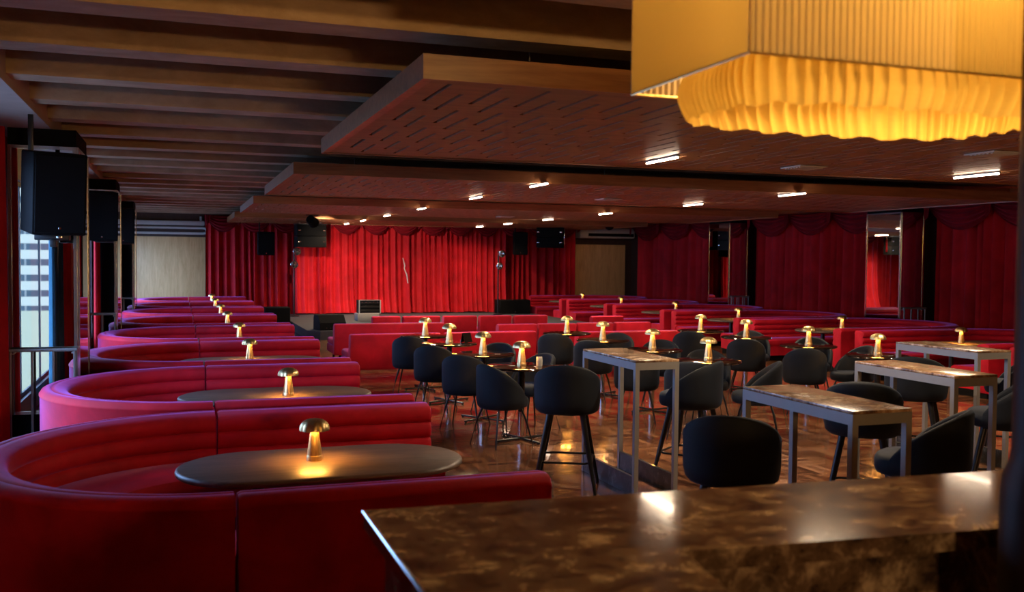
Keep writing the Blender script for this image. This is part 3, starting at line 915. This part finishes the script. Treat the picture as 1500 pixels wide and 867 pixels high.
# loudspeakers
def speaker_box(name, label, loc, rz, tilt, w_, d_, h_, group=None, bracket=True, cat='loudspeaker'):
    t = thing(name, label, cat, loc, 0, group)
    rot = Matrix.Rotation(rz, 4, 'Z') @ Matrix.Rotation(tilt, 4, 'X')
    MB().rbox(-w_/2, w_/2, -d_/2, d_/2, -h_/2, h_/2, .012, 2, rot).build('cabinet', 'black', t)
    MB().rbox(-w_/2+.015, w_/2-.015, -d_/2-.012, -d_/2+.002, -h_/2+.02, h_/2-.02, .005, 1, rot).build('grille', 'black', t)
    MB().rbox(-.012, .012, -d_/2-.016, -d_/2-.011, -h_/2+.05, -h_/2+.068, .002, 1, rot).build('badge', 'chrome', t)
    if bracket:
        top = h_/2+.01
        mt = Matrix.Rotation(rz, 4, 'Z')
        br = MB()
        br.rbox(-.19, -.15, -.02, .02, top-.05, 2.992-loc[2], .004).rbox(-.19, .06, -.02, .02, top-.05, top-.01, .004)
        br.build('ceiling_bracket', 'black_metal', t)
    return t
ws0 = speaker_box('loudspeaker', 'large black loudspeaker hung in front of the first window-side pillar', (-1.0, 8.9, 2.34), .35, .12, .42, .42, .68, 'hung loudspeakers')
MB().rbox(-.15, .12, -.02, .10, -.40, -.345, .008).rbox(-.03, .02, -.03, .03, -.46, -.39, .006).build('yoke_bracket', 'black_metal', ws0)
MB().rbox(.02, .07, -.035, -.021, -.385, -.36, .003).build('bracket_clip', 'chrome', ws0)
speaker_box('loudspeaker', 'black loudspeaker hung in front of the second window-side pillar', (-1.08, 15.0, 2.40), .2, .10, .44, .42, .70, 'hung loudspeakers')
speaker_box('loudspeaker', 'black loudspeaker hung in front of the third window-side pillar', (-1.10, 20.9, 2.45), .2, .10, .44, .42, .70, 'hung loudspeakers')
speaker_box('loudspeaker', 'upright black loudspeaker hung left of the stage in front of the dark curtain', (2.28, 27.2, 2.22), .0, .06, .45, .4, .64, 'hung loudspeakers')
speaker_box('loudspeaker', 'upright black loudspeaker hung right of the stage beside the line array', (9.8, 27.2, 2.33), -.25, .06, .42, .4, .68, 'hung loudspeakers')
def array(label, loc, rz):
    t = thing('line_array_speaker', label, 'loudspeaker', loc, rz, 'stage line arrays')
    for k in range(2):
        c = MB().rbox(-.40, .40, -.22, .22, -.30+.31*k, .0+.31*k, .012).build('cabinet', 'black', t)
        for sx in (-1, 1):
            MB().rbox(sx*.34-.035, sx*.34+.035, -.232, -.218, -.16+.31*k, -.135+.31*k, .003).build('handle', 'chrome', c)
    MB().rbox(-.42, .42, -.2, .2, .32, .35, .006).build('fly_frame', 'black_metal', t)
    for sx in (-.3, .3): MB().tube([(sx, 0, .34), (sx, 0, 2.99-loc[2]+.05)], .008, 6).build('chain', 'chrome', t)
    MB().rbox(.405, .43, -.05, .05, -.2, .36, .004).build('rigging_plate', 'chrome', t)
    return t
array('black line array hung at the left end of the stage', (3.42, 26.6, 2.42), .1)
array('black line array hung at the right end of the stage', (10.55, 26.6, 2.50), -.5)
for (x, y, w_, d_, h_, z, lab) in ((2.36, 24.9, .62, .6, .56, 0, 'black subwoofer on the floor at the left corner of the stage'),
                                   (9.55, 27.15, .98, .5, .42, .2, 'black subwoofer on the right end of the stage')):
    speaker_box('subwoofer', lab, (x, y, z+h_/2+.002), 0, 0, w_, d_, h_, 'stage subwoofers', bracket=False)
# wedge monitor
t = thing('stage_monitor', 'black wedge monitor on the front edge of the stage', 'loudspeaker', (3.22, 21.65, .202), .15)
wp = [(-.26, 0), (-.26, .17), (-.10, .34), (.20, .34), (.26, .26), (.26, 0)]
m = MB(); n = len(wp); vs = [(-.30, a, b) for a, b in wp]+[(.30, a, b) for a, b in wp]
m.add(vs, [tuple(range(n)), tuple(range(n, 2*n))[::-1]]+[(i, (i+1) % n, n+(i+1) % n, n+i) for i in range(n)]); m.build('cabinet', 'black', t)
for x in (-.15, -.06, .12): MB().lathe([(0, 0), (.014, 0), (.014, .01), (0, .01)], 10, (x, -.27, .05)).build('socket', 'chrome', t)
# rack of amplifiers on a case
t = thing('flight_case', 'plain grey case under the amplifier rack on the stage', 'case', (4.62, 24.6, .2))
MB().rbox(-.28, .28, -.25, .25, 0, .20, .01).build('body', 'case', t)
t = thing('amplifier_rack', 'black amplifier rack with pale edges standing on the grey case', 'amplifier rack', (4.66, 24.6, .402))
MB().rbox(-.27, .27, -.22, .24, 0, .34, .006).build('body', 'black', t)
e = MB()
for x in (-.275, .275): e.box(x-.012, x+.012, -.236, -.214, 0, .35)
for z in (.0, .34): e.box(-.263, .263, -.236, -.214, z, z+.014)
e.build('edging', 'white', t)
for k in range(3): MB().rbox(-.25, .25, -.235, -.222, .03+k*.10, .105+k*.10, .003).build('unit', 'black_metal', t)
for k in range(5): MB().lathe([(0, 0), (.012, 0), (.012, .02), (0, .02)], 8, (-.2+.1*k, -.235, .28)).build('knob', 'chrome', t)
# lamp poles
def lamp_pole(label, loc, dx):
    t = thing('stage_light_stand', label, 'stage light', loc, 0, 'stage light poles')
    MB().lathe([(0, 0), (.14, 0), (.14, .02), (.03, .04), (0, .04)], 20).build('base', 'black_metal', t)
    MB().tube([(0, 0, .02), (0, 0, 1.88)], .022, 10).build('pole', 'black_metal', t)
    for z, sx in ((1.80, dx), (1.44, -dx*.2)):
        h = MB().lathe([(.0, .0), (.05, .0), (.095, .06), (.105, .16), (.10, .165), (.085, .07), (.0, .02)], 16)
        h.v = [(x+sx*.12, -zz-.02, y+z) for x, y, zz in h.v]
        hd = h.build('lamp_head', 'chrome', t)
        MB().tube([(0, 0, z), (sx*.12, -.06, z)], .01, 6).build('arm', 'black_metal', t)
lamp_pole('black pole with two round chrome lamps at the left side of the stage', (3.02, 26.9, .202), .5)
lamp_pole('black pole with two round chrome lamps at the right side of the stage', (8.90, 26.6, .202), .5)
# spotlights hung from the last timber panel, aimed at the curtain
def spot(label, loc, aim, watts, col):
    t = thing('stage_spotlight', label, 'stage light', loc, 0, 'hung stage spotlights')
    d = (Vector(aim)-Vector(loc)).normalized(); rot = d.to_track_quat('-Z', 'Y').to_matrix().to_4x4()
    b = MB().lathe([(.0, .16), (.09, .16), (.11, .12), (.11, -.10), (.13, -.13), (.115, -.125), (.10, -.09), (0, -.09)], 20)
    b.v = [tuple(rot @ Vector(v)) for v in b.v]; b.build('lamp_body', 'black', t)
    MB().rbox(-.15, .15, -.02, .02, .13, .16, .004).build('yoke', 'black_metal', t)
    MB().tube([(0, 0, .15), (0, 0, ZC-loc[2])], .015, 8).build('hanger', 'black_metal', t)
    l = bpy.data.lights.new('spot', 'SPOT'); l.energy = watts; l.color = col; l.spot_size = math.radians(62); l.spot_blend = .7; l.shadow_soft_size = .06
    o = bpy.data.objects.new('spot', l); COL.objects.link(o); o.parent = t
    o.matrix_local = Matrix.Translation(d*.14) @ rot
spot('black spotlight hung over the left end of the stage front', (3.0, 23.0, 2.70), (5.4, 27.9, 1.3), SPOT_W, (1, .80, .62))
spot('black spotlight hung over the right end of the stage, toward the oak panel', (11.75, 25.0, 2.88), (13.3, 28.9, 1.0), SPOT_W*.16, (1, .66, .36))
# cord on the curtain
tag(MB().tube([(6.30, 27.80, 1.85), (6.36, 27.80, 1.62), (6.34, 27.80, 1.55), (6.42, 27.80, 1.35), (6.46, 27.80, 1.10)], [.010, .016, .012, .016, .014], 6).build('tieback_cord', 'white'),
    'pale twisted tieback cord hanging on the stage curtain', 'cord')
# small things on tables
t = thing('menu_stand', 'small dark folded menu stand on the third window-row round table', 'menu', (3.48, 11.66, .751), .5)
m = MB(); m.add([(-.07, -.04, 0), (.07, -.04, 0), (.07, .0, .12), (-.07, .0, .12), (-.07, -.037, 0), (.07, -.037, 0), (.07, .004, .12), (-.07, .004, .12)],
                [(0, 1, 2, 3), (4, 7, 6, 5), (0, 4, 5, 1), (1, 5, 6, 2), (2, 6, 7, 3), (3, 7, 4, 0)])
m.add([(-.07, .04, 0), (.07, .04, 0), (.07, .004, .12), (-.07, .004, .12), (-.07, .043, 0), (.07, .043, 0), (.07, .008, .12), (-.07, .008, .12)],
      [(0, 3, 2, 1), (4, 5, 6, 7), (0, 1, 5, 4), (1, 2, 6, 5), (2, 3, 7, 6), (3, 0, 4, 7)]); m.build('card', 'black_gloss', t)
tag(MB().lathe([(0, 0), (.030, 0), (.032, .05), (.028, .09), (.026, .092), (.024, .01), (0, .01)], 18, (3.40, 8.84, .751)).build('small_glass', 'case'),
    'small pale cup on the window-row round table nearest the bar', 'cup')

# ================================================================== BAR COUNTER, POST, PENDANT
cz = 1.12
t = thing('bar_counter', 'brown veined marble bar counter with a chamfered left edge', 'bar counter', (.47, 1.0, 0))
def rel(p): return [(x-.47, y-1.0) for x, y in p]
top = rel([(.47, 2.54), (3.4, 2.36), (3.4, 1.80), (2.05, 1.87), (1.12, 1.95), (1.06, 1.60), (1.06, .55), (.47, .55)])
MB().prism(top, cz-.05, cz).build('worktop', 'marble', t)
fr = rel([(1.14, 1.97), (3.38, 1.84), (3.38, 2.28), (.55, 2.46), (.55, .6), (.98, .6), (.98, 1.62)])
MB().prism(rel([(.52, .6), (.52, 2.49), (3.38, 2.31), (3.38, 1.86), (2.05, 1.93), (1.06, 2.01), (1.0, 1.62), (1.0, .6)]), .0, cz-.05).build('front_slab', 'marble', t)
# thin polished bead along the left edge
MB().tube([(0, 1.54, cz-.003), (0, -.45, cz-.003)], .005, 8).build('edge_bead', 'chrome', t)
MB().rbox(1.53, 1.60, 1.26, 1.31, cz-.05, cz, .002).v
pst = thing('service_post', 'dark lacquered post with a swollen foot at the right end of the bar', 'post', (2.0, 1.68, 0))
MB().lathe([(0, 0), (.145, 0), (.145, 1.24), (.14, 1.29), (.125, 1.33), (.122, 1.36), (.122, 3.0), (0, 3.0)], 36).build('shaft', 'dark', pst)

# pendant: box shade of pleated cloth, ruffled ring inside, hanging over the counter
SX0, SX1, SY0, SY1, SZ0, SZ1 = 1.28, 2.45, 1.96, 2.58, 2.30, 2.92
t = thing('pendant_lamp', 'large box pendant of pleated cream cloth with a yellow ruffle, over the counter', 'lamp', ((SX0+SX1)/2, (SY0+SY1)/2, SZ0))
cx, cy = (SX0+SX1)/2, (SY0+SY1)/2
hx, hy, hz = (SX1-SX0)/2, (SY1-SY0)/2, SZ1-SZ0
def pleated(x0, y0, x1, y1, n, amp):
    dx, dy = x1-x0, y1-y0; L = math.hypot(dx, dy); nx, ny = -dy/L, dx/L
    def fn(i, j):
        u = i/(n*2); o = amp if i % 2 else 0
        if i in (0, n*2): o = 0
        return (x0+dx*u+nx*o, y0+dy*u+ny*o, hz*j)
    return MB().grid(fn, n*2+1, 2, smooth=False)
for (a, b, c, d) in ((-hx, hy, -hx, -hy), (-hx, -hy, hx, -hy), (hx, -hy, hx, hy), (hx, hy, -hx, hy)):
    pleated(a, b, c, d, 58, -.0045 if True else 0).build('pleated_side', 'shade', t, fix=False)
f_ = MB()
for z in (0, hz):
    f_.tube([(-hx, -hy, z), (hx, -hy, z), (hx, hy, z), (-hx, hy, z)], .004, 6, closed=True)
for x, y in ((-hx, -hy), (hx, -hy), (hx, hy), (-hx, hy)): f_.tube([(x, y, 0), (x, y, hz)], .003, 6)
f_.build('wire_frame', 'brass', t)
def ring(a):            # rounded rectangle
    n = 3.6; c_, s_ = cos(a), sin(a)
    k = (abs(c_)**n+abs(s_)**n)**(-1/n); return c_*k, s_*k
def ruf(i, j):
    N = 640; a = 2*PI*i/N; x, y = ring(a); v = j/10
    g = abs(sin(a*40+1.1*sin(a*9)))
    w_ = .022*g*(.5+.5*sin(PI*v))+.012*sin(PI*v)
    return (x*(hx-.085+w_), y*(hy-.06+w_), .05-.145*v+.005*sin(a*23)*v)
MB().grid(ruf, 640, 11, wrapu=True).build('ruffle', 'ruffle', t, fix=False)
MB().lathe([(.0, .0), (.012, .0), (.012, .30), (.0, .30)], 12, (0, 0, hz-.25)).build('lamp_holder', 'brass', t)
MB().lathe([(.0, -.055), (.03, -.045), (.045, -.015), (.04, .02), (.018, .05), (.015, .07), (0, .07)], 18, (0, 0, hz-.30)).build('bulb', emit('warm_bulb', (1, .62, .25), 12), t)
MB().tube([(0, 0, hz), (0, 0, ZC-SZ0)], .008, 8).build('cord', 'black', t)
for dx in (-1, 1): MB().tube([(dx*hx, 0, hz), (0, 0, hz)], .003, 6).build('spider_arm', 'brass', t)
l = bpy.data.lights.new('pendant_light', 'POINT'); l.energy = PENDANT_W; l.color = (1, .60, .22); l.shadow_soft_size = .06
o = bpy.data.objects.new('pendant_light', l); COL.objects.link(o); o.parent = t; o.location = (.16, -.02, hz+.005)

# added globe lamp behind the viewer, standing in for unseen bar lighting
t = thing('added_fill_lamp', 'added globe fill lamp on a brass pole, unseen behind the viewer', 'lamp', (1.6, -3.4, 0))
MB().lathe([(0, 0), (.17, 0), (.17, .02), (.03, .035), (0, .035)], 28).build('base', 'brass', t)
MB().tube([(0, 0, .03), (0, 0, 1.72)], .012, 10).build('pole', 'brass', t)
MB().lathe([(.001, -.15), (.05, -.141), (.1, -.112), (.14, -.054), (.15, 0), (.14, .054), (.1, .112), (.05, .141), (.001, .15)], 28, (0, 0, 1.86)).build('globe', emit('fill_globe_glow', (1, .58, .24), FILL_GLOBE), t)
